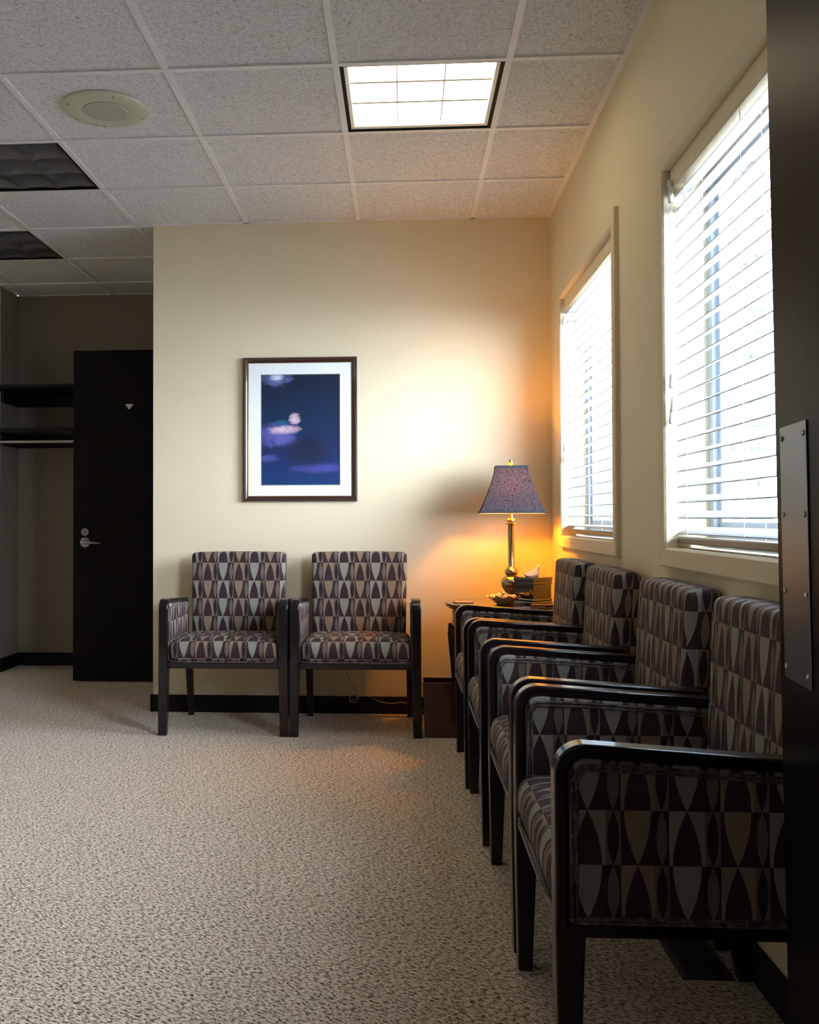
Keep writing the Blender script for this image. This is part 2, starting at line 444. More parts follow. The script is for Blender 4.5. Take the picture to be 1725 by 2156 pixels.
# ------------------------------------------------------------ blinds
def build_blind(wn, label, tass, tilt):
    y0, y1, z0, z1 = wn['y0'] + .008, wn['y1'] - .008, wn['z0'], wn['z1']
    xc = .832; root = empty('window_blind', (xc, (y0 + y1) / 2, z1)); tag(root, label, 'window blind', 'horizontal slat blinds')
    o = root.location
    m = MB(); m.box(-.028, .028, y0 - o.y, y1 - o.y, -.042, -.001); m.build('headrail', M_trimp, root, bevel=.002)
    m = MB(); m.box(-.036, -.029, y0 - o.y, y1 - o.y, -.058, -.002); m.build('valance', M_trimp, root, bevel=.003)
    pitch = .0452; ang = math.radians(tilt); hw = .025
    zb = z0 + .022 - o.z
    m = MB(); m.box(-.025, .025, y0 - o.y, y1 - o.y, zb - .010, zb + .010); br = m.build('bottom_rail', M_rail, root, bevel=.004)
    z = zb + .030; zs = []
    while z < -.066: zs.append(z); z += pitch
    # slat: a shallow arc, outer edge (+x) higher
    me = None
    for z in zs:
        if me is None:
            m = MB(); n = 6; pts = []
            for k in range(n + 1):
                s = -hw + 2 * hw * k / n; c = .0028 * (1 - (s / hw) ** 2)
                pts.append((s * math.cos(ang) - c * math.sin(ang), s * math.sin(ang) + c * math.cos(ang)))
            th = .0028; poly = pts + [(a, b - th) for a, b in reversed(pts)]
            m.prism(poly, lambda a, b, h: (a, h, b), y0 - o.y, y1 - o.y); so = m.build('slat', M_slat, root, smooth=True, angle=50); me = so.data
        else:
            so = bpy.data.objects.new('slat', me); sc.collection.objects.link(so); so.parent = root
        so.location = (0, 0, z)
    ca, sa = math.cos(ang) * (hw + .002), math.sin(ang) * (hw + .002)
    for yy in (y1 - .105, y1 - .56, y0 + .16):
        m = MB(); yl = yy - o.y
        m.tube([(-ca, yl, zb + .012), (-ca, yl, -.044)], .0009, 5); m.tube([(ca, yl, zb + .012), (ca, yl, -.044)], .0009, 5)
        for z in zs:
            m.tube([(-ca, yl, z - sa - .003), (ca, yl, z + sa - .003)], .0007, 4)
        m.build('ladder_cord', M_cord, root)
    m = MB(); ca = -.040
    for yy, zz in tass:
        m.tube([(ca, yy - o.y, -.05), (ca + .001, yy - o.y, zz - o.z)], .0011, 5)
    lc = m.build('pull_cord', M_cord, root)
    for yy, zz in tass:
        m = MB(); m.lathe([(.003, .030), (.006, .026), (.0075, .008), (.009, 0), (.009, -.012), (.007, -.014)], (ca, yy - o.y, zz - o.z - .02), 12); m.build('cord_tassel', M_plastic, lc, smooth=True)
    m = MB(); m.lathe([(.006, .012), (.008, .006), (.008, -.006), (.005, -.01)], (-.041, y1 - .02 - o.y, -.05), 12); m.build('tilt_wheel', M_plastic, root, smooth=True)
    return root
build_blind(WINS[0], 'white slatted blind in the farther window, behind the corner lamp', [(4.775, 2.02), (4.768, 1.40), (4.780, 1.345)], 6)
build_blind(WINS[1], 'white slatted blind in the nearer window, partly cut off by the open door', [(2.885, 2.00), (2.890, 1.455), (2.877, 1.385), (2.895, 1.350)], 22)

# ------------------------------------------------------------ doors
# open entry door beside the camera
hx, hy = .507, .655; ex, ey = .604, 1.575
ang = math.atan2(ey - hy, ex - hx); L = math.hypot(ex - hx, ey - hy)
d1 = struct(empty('door_1', (hx, hy, .008), ang)); d1.rotation_euler = (math.radians(-.6), 0, ang)   # local x along the leaf, +y = room side
m = MB(); m.box(0, L, -.045, 0, 0, 2.10); m.build('door_leaf', M_doorwood, d1, bevel=.002)
pl0, pl1, pz0, pz1 = L - .165, L - .032, .787, 1.172
m = MB(); m.box(pl0, pl1, .0003, .0022, pz0, pz1); pp = m.build('push_plate', M_plate, d1, bevel=.0008)
for k in range(4):
    for xx in (pl0 + .013, pl1 - .013):
        zz = pz0 + .018 + (pz1 - pz0 - .036) * k / 3
        m = MB(); m.lathe([(.0045, 0), (.0040, .0016), (.0022, .0026), (.0006, .0018)], (xx, .0022, zz), 14, 'y'); m.build('screw', M_steel, pp, smooth=True)
# closet door
d2 = struct(empty('door_2', (-2.115, 6.11, .008)))
m = MB(); m.box(0, .95, 0, .045, 0, 2.122); m.build('door_leaf', M_closetdoor, d2, bevel=.002)
m = MB(); m.lathe([(.033, 0), (.033, -.005), (.028, -.009), (.012, -.010), (.011, -.045), (.009, -.05)], (.080, 0, .885), 28, 'y')
m.tube([(.080 - .012, -.045, .885), (.080, -.050, .886), (.12, -.052, .885), (.16, -.050, .882), (.19, -.046, .880)], [.010, .012, .0095, .008, .006], 10); m.build('lever_handle', M_steel, d2, smooth=True)
m = MB(); m.lathe([(.026, 0), (.026, -.006), (.022, -.010), (.004, -.010)], (.078, 0, .952), 28, 'y'); m.box(.075, .081, -.022, -.009, .935, .970); m.build('thumb_turn', M_steel, d2, smooth=True)
m = MB(); 
for (a, b, c, d) in ((0, .045, .012, 0), (.008, .036, .022, .012), (.014, .028, .032, .022)): m.box(.345 + a, .345 + b, -.008, -.0005, 1.772 - c, 1.772 - d)
m.build('wall_hook', M_plastic, d2, bevel=.001)

# closet shelves and rod
def shelf(z, label):
    t = empty('closet_shelf', (-1.96, 6.54, z)); tag(t, label, 'shelf', 'closet shelves')
    m = MB(); m.box(-1.20, .80, -.24, .244, -.022, 0); m.build('shelf_board', M_shelf, t, bevel=.002)
    m = MB(); m.box(-.788, .80, .224, .244, -.10, -.0225); m.build('wall_cleat', M_shelf, t, bevel=.002)
    m = MB(); m.box(-.788, -.768, -.068, .223, -.10, -.0225); m.build('wall_cleat', M_shelf, t, bevel=.002)
shelf(1.945, 'dark closet shelf above, the upper board left of the dark closet door')
shelf(1.652, 'dark closet shelf below, the lower board with a metal rod under it')
t = empty('closet_rod', (-1.96, 6.42, 1.572)); tag(t, 'shiny metal hanging rod under the lower closet shelf', 'rod')
m = MB(); m.tube([(-1.2, 0, 0), (.80, 0, 0)], .015, 16); m.build('rod', M_steel, t, smooth=True)
m = MB(); m.box(-.786, -.78, -.02, .02, -.02, .0575); m.build('rod_bracket', M_steel, t)

# ------------------------------------------------------------ ceiling fixtures
def egg(m, x0, x1, y0, y1, z, depth, n=10):
    vs = []; fs = []
    for j in range(n + 1):
        for i in range(n + 1):
            a, b = 2 * i / n - 1, 2 * j / n - 1; e = max(abs(a), abs(b))
            vs.append((x0 + (x1 - x0) * i / n, y0 + (y1 - y0) * j / n, z + depth * (1 - (.45 * (a * a + b * b) / 2 + .55 * e ** 3))))
    for j in range(n):
        for i in range(n):
            q = j * (n + 1) + i; fs.append((q, q + 1, q + n + 2, q + n + 1))
    m.add(vs, fs)
def fixture(i, k, kind, label):
    cx, cy = GX0 + (i + .5) * T, GY0 - (k + .5) * T
    t = empty('ceiling_light', (cx, cy, ZC)); tag(t, label, 'ceiling light', 'square ceiling light fixtures')
    h = .289; mp = lambda a, b, z: (a, b, z)
    m = MB().ring(-h, h, -h, h, [(0, .001), (.0085, .001), (.0085, .075), (0, .075)], mp); m.build('trim_frame', M_black, t)
    m = MB().ring(-h + .010, h - .010, -h + .010, h - .010, [(0, .004), (.010, .004), (.010, .07), (0, .07)], mp); m.build('housing', M_black if kind == 'off' else M_black, t)
    hh = h - .0105
    if kind == 'lit':
        m = MB().ring(-hh + .013, hh - .013, -hh + .013, hh - .013, [(0, .010), (.013, .006), (.013, .03), (0, .03)], mp); m.build('reflector_rim', M_plastic, t)
        m = MB(); m.box(-hh, hh, -hh, hh, .034, .038); m.build('diffuser', M_lit, t)
        m = MB(); s = 2 * (hh - .013) / 3
        for q in (-.5, .5):
            m.box(q * s - .0016, q * s + .0016, -hh + .013, hh - .013, .029, .0335); m.box(-hh + .013, hh - .013, q * s - .0012, q * s + .0012, .029, .0335)
        m.build('louver', M_grey, t)
    else:
        m = MB(); s = 2 * hh / 3
        for a in range(3):
            for b in range(3): egg(m, -hh + a * s, -hh + (a + 1) * s, -hh + b * s, -hh + (b + 1) * s,   .006, .030)
        m.build('louver', M_mirror, t, smooth=True, angle=60)
M_grey = plain('louver_edge', (.05, .05, .05), .6)
fixture(0, 1, 'lit', 'lit square ceiling light with a cream glow and black rim')
fixture(-3, 0, 'off', 'unlit ceiling light nearer the camera, at the left frame edge')
fixture(-4, -2, 'off', 'unlit ceiling light farther back, in front of the closet alcove')
# speaker
t = empty('ceiling_speaker', (-1.155, 3.70, ZC)); tag(t, 'round cream ceiling speaker with a perforated grille', 'speaker')
m = MB(); m.lathe([(.166, .0055), (.167, .000), (.163, -.005), (.150, -.008), (.096, -.0095), (.090, -.007), (.001, -.007)], n=72); m.build('faceplate', M_cream, t, smooth=True)
def grille():
    q = NT('perforated_grille'); sp = q.n('ShaderNodeSeparateXYZ'); q.l(q.coord(), sp.inputs[0])
    r = q.M('SQRT', q.M('ADD', q.M('POWER', sp.outputs[0], 2.0), q.M('POWER', sp.outputs[1], 2.0)))
    a = q.M('ARCTAN2', sp.outputs[1], sp.outputs[0]); s = q.M('SINE', q.M('MULTIPLY', r, 2 * PI / .0062))
    s2 = q.M('SINE', q.M('MULTIPLY', a, 70.0)); h = q.M('GREATER_THAN', q.M('ADD', s, q.M('MULTIPLY', s2, .5)), .45)
    q.set(color=q.mix(h, (.58, .58, .46), (.12, .12, .09)), rough=.5); return q.m
m = MB(); m.lathe([(.088, -.0068), (.086, -.0105), (.001, -.0112)], n=64); m.build('grille', grille(), t, smooth=True)
for a in (.5, 1.9, 3.75, 5.2):
    m = MB(); m.lathe([(.0045, -.006), (.004, -.0105), (.001, -.0115)], (.146 * math.cos(a), .146 * math.sin(a), 0), 12); m.build('screw', M_steel, t, smooth=True)

# ------------------------------------------------------------ armchairs
def arc(cx, cy, r, a0, a1, n=8):
    return [(cx + r * math.cos(a0 + (a1 - a0) * k / n), cy + r * math.sin(a0 + (a1 - a0) * k / n)) for k in range(n + 1)]
def make_chair():
    root = empty('armchair')
    W, xo, xi = .3125, .3125, .2680
    yf, zr = -.265, .347
    for s in (-1, 1):
        # front leg, tapered
        a, b = xo, xi
        m = MB(); z1 = zr
        vs = []
        for z, t_ in ((0, 1), (z1, 0)):
            x0 = s * (xi + .006 * t_); x1 = s * (xo + (.004 if t_ else 0))
            for y in (yf + .006 * t_, yf + .052 - .014 * t_):
                vs += [(min(x0, x1), y, z), (max(x0, x1), y, z)]
        m.hexa(vs, open_top=True); lg = m.build('leg', M_chairwood, root, bevel=.003)
        m = MB(); m.lathe([(.010, -.0005), (.012, -.0015), (.012, -.006)], (s * .292, yf + .023, .0062), 14); m.build('glide', M_steel, lg)
        # rear leg, splayed backwards
        vs = []
        for z, yy, h in ((0, .243, .015), (.36, .175, .021)):
            for y in (yy - h, yy + h): vs += [(s * .262 - h * .95, y, z), (s * .262 + h * .95, y, z)]
        m = MB(); m.hexa(vs); m.build('leg', M_chairwood, root, bevel=.003)
        # arm loop: rises from the front leg, rounds the corner, slopes down to the back
        R = .052; zt = .655; yr, zrr = .195, .628
        sl = (zrr - zt) / (yr - (yf + R))
        outer = [(yf, zr)] + arc(yf + R, zt - R, R, PI, PI / 2, 9)[0:] + [(yr, zrr)]
        th = .023; Ri = R - .020
        inner = [(yr, zrr - th)] + list(reversed(arc(yf + R + .002, zt - R - .003, Ri, PI, PI / 2, 9))) + [(yf + .024, zr)]
        x0, x1 = sorted((s * xi, s * xo))
        m = MB().prism(outer + inner, lambda a_, b_, h: (h, a_, b_), x0, x1, skip=(len(outer + inner) - 1,)); m.build('arm', M_chairwood, root, bevel=.005, seg=3)
        # upholstered side panel
        hy_, hz_ = (.195 - (yf + .0235)) / 2, (.640 - (zr + .002)) / 2; cy, cz_ = (yf + .0235 + .195) / 2, (zr + .002 + .640) / 2
        def dfm(v, s=s, cy=cy, cz_=cz_, hy_=hy_, hz_=hz_):
            y, z = v.y + cy, v.z + cz_
            top = zt + sl * (y - (yf + R)) - .0225
            if y < yf + R: 
                q = (yf + R - y) / (R - .0235); top = (zt - .0235) - .030 * (1 - math.sqrt(max(0, 1 - q * q)))
            f = (z - zr) / (.640 - zr); z = zr + .002 + f * (top - zr - .002)
            return (v.x + s * (.2905 - .0035), y, z)
        vs, fs, uv = rbox(.0235, hy_, hz_, .006, (3, 16, 14), dfm)
        # side-view uvs: u along depth, v along height
        uv = [[(vs[i][1] + .02, vs[i][2]) for i in f] for f in fs]
        m = MB().add(vs, fs, uv); pn = m.build('side_panel', M_fab, root, smooth=True, angle=60)
        m = MB()
        for off in (.006, .0135):
            pts = []; ya, za, yb_ = yf + .024 + off, zr + off, .185
            pts += [(yb_, za), (ya, za)]
            pts += [(ya, z) for z in (za + .1, zt - R - .01)]
            pts += arc(yf + R + .004, zt - R - .004, R - .026 - off, PI, PI / 2, 7)
            for q in (.25, .5, .75, 1): 
                y = yf + R + .004 + (yb_ - yf - R - .004) * q; pts.append((y, zt - .0255 - off - (0 if off > .01 else .0) + sl * (y - yf - R)))
            for xs in (s * .287 - .0235, s * .287 + .0235):
                m.tube([(xs, a_, b_) for a_, b_ in pts], .0032, 6)
        m.v and None
        po = m.build('piping', M_pipe, pn, smooth=True)
    # seat rails
    m = MB(); m.box(-xi, xi, yf + .008, yf + .034, .322, .352); m.box(-xi + .004, xi - .004, .150, .172, .322, .352)
    for s in (-1, 1): m.box(s * .279 - .011, s * .279 + .011, yf + .035, .160, .318, .3455)
    m.build('seat_frame', M_chairwood, root, bevel=.003)
    # seat cushion
    def ds(v):
        x, y, z = v.x, v.y, v.z
        fx = max(0, 1 - (x / .262) ** 2); fy = max(0, 1 - (y / .215) ** 2)
        if z > 0: z += .020 * fx ** .6 * fy ** .6 * (z / .048)
        if y < 0: y -= .010 * (-y / .215) ** 2 * max(0, 1 - (z / .06) ** 2)
        return (x, y - .050, z + .402)
    vs, fs, uv = rbox(.2635, .206, .050, .030, (18, 16, 8), ds, lambda u: (u[0] + .0, u[1] + .018))
    m = MB().add(vs, fs, uv); st = m.build('seat', M_fab, root, smooth=True, angle=80)
    m = MB(); m.tube([(-.262, -.06, .356), (-.262, yf + .030, .356), (-.252, yf + .008, .356), (-.2, yf + .001, .356), (0, yf, .356), (.2, yf + .001, .356), (.252, yf + .008, .356), (.262, yf + .030, .356), (.262, -.06, .356)], .0038, 8); m.build('piping', M_pipe, st, smooth=True)
    # backrest, leaning slightly, soft rounded top
    def db(v):
        x, y, z = v.x, v.y, v.z
        t_ = (z + .2575) / .515
        x *= .965 + .035 * t_
        if z > .2: z += .004 * (1 - (x / .25) ** 2)
        y += .030 * t_ - .004 * math.cos(x / .25 * 1.2) * (1 if y < 0 else 0)
        return (x, y + .190, z + .6075)
    vs, fs, uv = rbox(.2495, .044, .2575, .022, (18, 6, 18), db, lambda u: (u[0] + .055, u[1] + .063))
    m = MB().add(vs, fs, uv); m.build('backrest', M_fab, root, smooth=True, angle=80)
    return root
def pipe_mat():
    q = NT('fabric_piping'); f = q.noise(q.coord(), 26, 1)
    q.set(color=q.ramp(f, [(.42, (.03, .018, .02)), (.5, (.14, .12, .10)), (.58, (.05, .03, .03))]), rough=.5, sheen=.2); return q.m
M_pipe = pipe_mat()
def copy_tree(o, parent=None):
    c = o.copy(); sc.collection.objects.link(c); c.parent = parent
    for ch in list(o.children): copy_tree(ch, c)
    return c
proto = make_chair()
seats = [
    ((-.862, 4.870, 0), 0, 'patterned armchair against the back wall, nearest the dark closet door', 'armchairs on the back wall'),
    ((-.226, 4.870, 0), 0, 'patterned armchair against the back wall, beside the dark red wastebasket', 'armchairs on the back wall'),
    ((.522, 1.992, 0), -PI / 2, 'nearest armchair under the windows, its back cut off by the open door', 'armchairs in the row under the windows'),
    ((.522, 2.672, 0), -PI / 2, 'second armchair from the camera in the row under the windows', 'armchairs in the row under the windows'),
    ((.510, 3.430, 0), -PI / 2, 'third armchair from the camera in the row under the windows', 'armchairs in the row under the windows'),
    ((.498, 4.078, 0), -PI / 2, 'farthest armchair in the window row, right in front of the lamp table', 'armchairs in the row under the windows')]
for n, (loc, rz, lab, gr) in enumerate(seats):
    o = proto if n == 0 else copy_tree(proto)
    o.location = loc; o.rotation_euler = (0, 0, rz); tag(o, lab, 'armchair', gr)

# ------------------------------------------------------------ side table
TZ = .632
tx, ty = .492, 4.785
t = empty('side_table', (tx, ty, 0)); tag(t, 'round dark wood side table in the corner under the brass lamp', 'table')
m = MB(); m.lathe([(.262, TZ - .030), (.274, TZ - .026), (.278, TZ - .018), (.286, TZ - .014), (.288, TZ - .006), (.284, TZ - .001), (.270, TZ)], n=72); m.build('tabletop', M_tablewood, t, smooth=True)
m = MB(); m.lathe([(.248, TZ - .115), (.252, TZ - .11), (.252, TZ - .031), (.246, TZ - .031)], n=64); m.build('apron', M_tablewood, t, smooth=True)
for a in (159, 249, 339, 69):
    a = math.radians(a); c, s = math.cos(a), math.sin(a); pr = [(.256, TZ - .112, .021), (.262, .46, .019), (.252, .32, .0165), (.244, .18, .0145), (.250, .06, .013), (.262, 0, .013)]
    m = MB(); vs = []; fs = []
    for r, z, h in pr:
        for p, q in ((-h, -h), (h, -h), (h, h), (-h, h)): vs.append(((r + p) * c - q * s, (r + p) * s + q * c, z))
    for k in range(len(pr) - 1):
        for j in range(4): fs.append((4 * k + j, 4 * k + (j + 1) % 4, 4 * k + 4 + (j + 1) % 4, 4 * k + 4 + j))
    fs += [(0, 1, 2, 3), (20, 21, 22, 23)]; m.add(vs, fs); m.build('leg', M_tablewood, t, bevel=.003)

# ------------------------------------------------------------ lamp
lx, ly = .541, 4.870
t = empty('table_lamp', (lx, ly, TZ)); tag(t, 'antique brass table lamp with a dark square shade, switched on', 'lamp')
B = TZ
pf = [(.058, 0), (.060, .006), (.052, .012), (.034, .018), (.024, .026), (.027, .034), (.036, .050), (.040, .056), (.050, .070), (.0535, .088), (.050, .104), (.038, .118), (.026, .123), (.027, .127),
      (.034, .134), (.0355, .144), (.030, .155), (.020, .166), (.0165, .172), (.0165, .374), (.018, .376)]
m = MB(); m.lathe(pf, n=48); m.build('base', M_brass, t, smooth=True, angle=50)
m = MB(); m.lathe([(.018, .376), (.026, .380), (.027, .386), (.021, .390), (.018, .393), (.024, .396), (.024, .402), (.016, .407), (.0115, .409), (.0115, .47), (.014, .472), (.014, .50)], n=36); m.build('neck', M_brass, t, smooth=True, angle=50)
# flared square shade
def shade_mesh(z0, z1, w0, w1, off, nz=12, ns=8):
    vs = []; fs = []; uv = []
    per = []
    def ringpts(hw):
        cr = .10 * hw; pts = []
        for q in range(4):
            a = PI / 4 + q * PI / 2
            ca, sa = math.cos(a) * math.sqrt(2), math.sin(a) * math.sqrt(2)
            na = PI / 4 + (q + 1) * PI / 2; cb, sb = math.cos(na) * math.sqrt(2), math.sin(na) * math.sqrt(2)
            for k in range(ns):
                f = k / ns; x = (ca + (cb - ca) * f) * hw; y = (sa + (sb - sa) * f) * hw
                pts.append((x, y))
        return pts
    for j in range(nz + 1):
        f = j / nz; hw = w0 + (w1 - w0) * (1 - (1 - f) ** 1.35) + off
        for x, y in ringpts(hw): vs.append((x, y, z0 + (z1 - z0) * f))
    n = 4 * ns
    for j in range(nz):
        for k in range(n): fs.append((j * n + k, j * n + (k + 1) % n, (j + 1) * n + (k + 1) % n, (j + 1) * n + k))
    return vs, fs
def shade_mat():
    q = NT('dark_scroll_shade_fabric'); p = q.coord()
    wv = q.n('ShaderNodeTexNoise'); q.l(p, wv.inputs['Vector']); wv.inputs['Scale'].default_value = 26; wv.inputs['Distortion'].default_value = 2.2; wv.inputs['Detail'].default_value = 1
    band = q.M('ABSOLUTE', q.M('SUBTRACT', q.M('FRACT', q.M('MULTIPLY', wv.outputs[0], 7.0)), .5))
    ln = q.M('LESS_THAN', band, .15)
    c = q.mix(ln, (.060, .053, .062), (.012, .010, .014))
    sp = q.noise(p, 260, 2); 
    d = q.n('ShaderNodeBsdfDiffuse'); q.l(c, d.inputs[0]); tr = q.n('ShaderNodeBsdfTranslucent')
    q.l(q.mix(q.ramp(sp, [(.45, (0, 0, 0)), (.62, (1, 1, 1))]), (.05, .04, .035), (.9, .65, .45)), tr.inputs[0])
    mx = q.n('ShaderNodeMixShader'); mx.inputs[0].default_value = .075; q.l(d.outputs[0], mx.inputs[1]); q.l(tr.outputs[0], mx.inputs[2]); q.l(mx.outputs[0], q.out.inputs[0]); return q.m
def liner_mat():
    q = NT('cream_shade_liner'); d = q.n('ShaderNodeBsdfDiffuse'); d.inputs[0].default_value = (.85, .75, .5, 1)
    tr = q.n('ShaderNodeBsdfTranslucent'); tr.inputs[0].default_value = (.8, .65, .4, 1)
    mx = q.n('ShaderNodeMixShader'); mx.inputs[0].default_value = .12; q.l(d.outputs[0], mx.inputs[1]); q.l(tr.outputs[0], mx.inputs[2]); q.l(mx.outputs[0], q.out.inputs[0]); return q.m
s0, s1 = 1.068 - B, 1.298 - B; w0, w1 = .157, .0775
vs, fs = shade_mesh(s0, s1, w0, w1, 0); m = MB().add(vs, fs); sh = m.build('lamp_shade', shade_mat(), t, smooth=True, angle=30)
vs, fs = shade_mesh(s0 - .004, s1, w0, w1, -.0025); m = MB().add(vs, fs); m.build('shade_liner', liner_mat(), sh, smooth=True, angle=30)
M_braid = plain('dark_braid', (.018, .016, .024), .7)
m = MB()
for hw, z in ((w0, s0 + .003), (w1, s1 - .003)):
    m.ring(-hw, hw, -hw, hw, [(-.001, z - .0055), (.0025, z - .004), (.0035, z), (.0025, z + .004), (-.001, z + .0055)], lambda a, b, h: (a, b, h))
m.build('shade_trim', M_braid, sh)
sh.rotation_euler = (0, 0, math.radians(-3))
m = MB(); hp = [(0, -.055, .50)] + [(0, -.055 * math.cos(a), .50 + .165 * math.sin(a)) for a in [PI * k / 12 for k in range(13)]][0:]
m.tube([(0, y, z) for _, y, z in hp], .0018, 6); m.tube([(-w1, 0, s1 - .004), (w1, 0, s1 - .004)], .0018, 6); m.tube([(0, -w1, s1 - .004), (0, w1, s1 - .004)], .0018, 6); m.tube([(-.0, -.055, .50), (0, .055, .50)], .002, 6)
m.build('harp', M_brass, t)
m = MB(); m.lathe([(.005, s1 - .004), (.005, s1 + .006), (.009, s1 + .009), (.0125, s1 + .016), (.0135, s1 + .023), (.011, s1 + .032), (.004, s1 + .037)], n=24); m.build('finial', M_gold, t, smooth=True)
pl = bpy.data.lights.new('lamp_bulb', 'POINT'); pl.energy = LAMP_W; pl.color = (1.0, .36, .0); pl.shadow_soft_size = .028
po = bpy.data.objects.new('lamp_bulb', pl); sc.collection.objects.link(po); po.location = (0, 0, .565); po.parent = t

# ------------------------------------------------------------ tissue box cover
t = empty('tissue_box', (.6255, 4.7125, TZ), math.radians(39)); tag(t, 'glossy dark square tissue box cover on the side table', 'tissue box')
h = .064
m = MB(); mp = lambda a, b, z: (a, b, z)
prof = [(0, 0), (.004, 0), (.004, .008), (.001, .011), (.001, .014), (.003, .017), (.003, .021), (0, .024), (0, .092), (.003, .095), (.003, .100), (.001, .103), (.001, .107), (.004, .110), (.004, .124), (.002, .127), (-.006, .127)]
m.ring(-h + .003, h - .003, -h + .003, h - .003, prof + [(-.006, .0)], mp)
# lid with an oval opening
n = 32; vs = []; fs = []
for k in range(n):
    a = 2 * PI * k / n; c, s = math.cos(a), math.sin(a); e = max(abs(c), abs(s)); vs.append((c / e * (h - .009), s / e * (h - .009), .1268)); 
for k in range(n):
    a = 2 * PI * k / n; vs.append((.036 * math.cos(a), .020 * math.sin(a), .1268))
for k in range(n): vs.append((.036 * math.cos(2 * PI * k / n), .020 * math.sin(2 * PI * k / n), .120))
for k in range(n):
    j = (k + 1) % n; fs += [(k, j, n + j, n + k), (n + k, n + j, 2 * n + j, 2 * n + k)]
m.add(vs, fs)
def boxmat():
    q = NT('glossy_dark_bronze'); q.set(color=q.mix(q.noise(q.coord(), 14, 2), (.020, .013, .010), (.035, .022, .014)), rough=.10, coat=1.0, crough=.05, spec=.8); return q.m
m.build('cover', boxmat(), t)
t2 = empty('tissue', (.6255, 4.7125, TZ + .124), math.radians(20)); tag(t2, 'white crumpled tissue sticking out of the dark tissue box', 'tissue')
vs = []; fs = []; nu, nv = 22, 9
r3 = random.Random(3)
for j in range(nv + 1):
    f = j / nv
    for i in range(nu):
        a = 2 * PI * i / nu
        rx = .032 + .016 * f; ry = .013 + .006 * math.sin(PI * f)
        fold = 1 + .20 * math.sin(5 * a + 2.5 * f) * (.25 + f) + .08 * math.sin(11 * a)
        ztop = .026 + .036 * max(0, math.cos(a)) ** 1.6 - .010 * max(0, -math.cos(a))
        vs.append((rx * math.cos(a) * fold * (1 - .35 * f * max(0, math.cos(a))), ry * math.sin(a) * fold * (1 - .75 * f * f), f * (ztop + .003 * math.sin(4 * a))))
for j in range(nv):
    for i in range(nu): fs.append((j * nu + i, j * nu + (i + 1) % nu, (j + 1) * nu + (i + 1) % nu, (j + 1) * nu + i))
fs.append(tuple(range(nv * nu, nv * nu + nu)))
m = MB().add(vs, fs); m.build('tissue_sheet', M_tissue, t2, smooth=True, angle=70)

# ------------------------------------------------------------ candy bowl
t = empty('candy_bowl', (.478, 4.637, TZ)); tag(t, 'small ruffled amber glass bowl of gold candies beside the lamp', 'bowl')
def amber():
    q = NT('amber_glass'); q.set(color=(.85, .58, .26), rough=.15, metal=.1, coat=.6); return q.m
vs = []; fs = []; n = 48; R_ = [(.028, 0), (.034, .003), (.050, .016), (.066, .030), (.078, .040), (.074, .039), (.062, .030), (.046, .018), (.030, .007)]
for j, (r, z) in enumerate(R_):
    for k in range(n):
        a = 2 * PI * k / n; ru = 1 + .07 * math.sin(9 * a) * (z / .04); vs.append((r * ru * math.cos(a), r * ru * math.sin(a), z + .005 * math.sin(9 * a + 1) * (z / .04) ** 2))
for j in range(len(R_) - 1):
    for k in range(n): fs.append((j * n + k, j * n + (k + 1) % n, (j + 1) * n + (k + 1) % n, (j + 1) * n + k))
fs += [tuple(range(n)), tuple(range((len(R_) - 1) * n, len(R_) * n))]
m = MB().add(vs, fs); m.build('bowl', amber(), t, smooth=True, angle=60)
M_candy = [metal('gold_foil', (.85, .60, .22), .3), plain('butterscotch', (.70, .36, .08), .25), metal('pale_foil', (.85, .75, .55), .3)]
r4 = random.Random(11); cands = []
def candy(mat):
    m = MB(); m.lathe([(.001, -.0115), (.005, -.009), (.0075, -.004), (.0078, .003), (.0055, .008), (.001, .0115)], n=12, axis='x')
    for s in (-1, 1):
        m.add([(s * .0105, 0, 0), (s * .020, .008, .003), (s * .021, .003, -.004), (s * .021, -.003, .004), (s * .020, -.008, -.003)], [(0, 1, 2), (0, 2, 3), (0, 3, 4)])
    return m.build('wrapped_candy', mat)
pr_ = [candy(M_candy[k]) for k in range(3)]
cols = ['gold foil', 'orange butterscotch', 'pale foil']
for k in range(24):
    src = pr_[k % 3]; o = src if k < 3 else src.copy()
    if k >= 3: sc.collection.objects.link(o)
    if k < 6: rr, z = .022, .0155
    elif k < 16: rr, z = .050, .031
    elif k < 22: rr, z = .028, .035
    else: rr, z = .009, .047
    cnt = {0: 6, 1: 10, 2: 6, 3: 2}; gidx = 0 if k < 6 else 1 if k < 16 else 2 if k < 22 else 3; st = [0, 6, 16, 22][gidx]
    a = 2 * PI * (k - st) / cnt[gidx] + gidx * .4
    o.location = (.478 + rr * math.cos(a), 4.637 + rr * math.sin(a), TZ + z + .006); o.rotation_euler = (r4.uniform(-.4, .4), r4.uniform(-.3, .3), a + PI / 2 + r4.uniform(-.5, .5))
    tag(o, cols[k % 3] + ' wrapped candy heaped in the small amber bowl', 'candy', cols[k % 3] + ' candies in the bowl')

# coasters
t = MB(); t.box(-.045, .045, -.035, .035, 0, .006); o = t.build('coaster', plain('tan_card', (.42, .24, .12), .5), bevel=.002); o.location = (.292, 4.73, TZ); o.rotation_euler = (0, 0, .15)
tag(o, 'thin tan square coaster at the left edge of the side table', 'coaster')
t = MB(); t.box(-.05, .05, -.03, .03, 0, .007); o = t.build('notepad', plain('brown_card', (.20, .09, .03), .45), bevel=.002); o.location = (.655, 4.585, TZ); o.rotation_euler = (0, 0, .1)
tag(o, 'flat brown notepad lying in front of the tissue box', 'notepad')

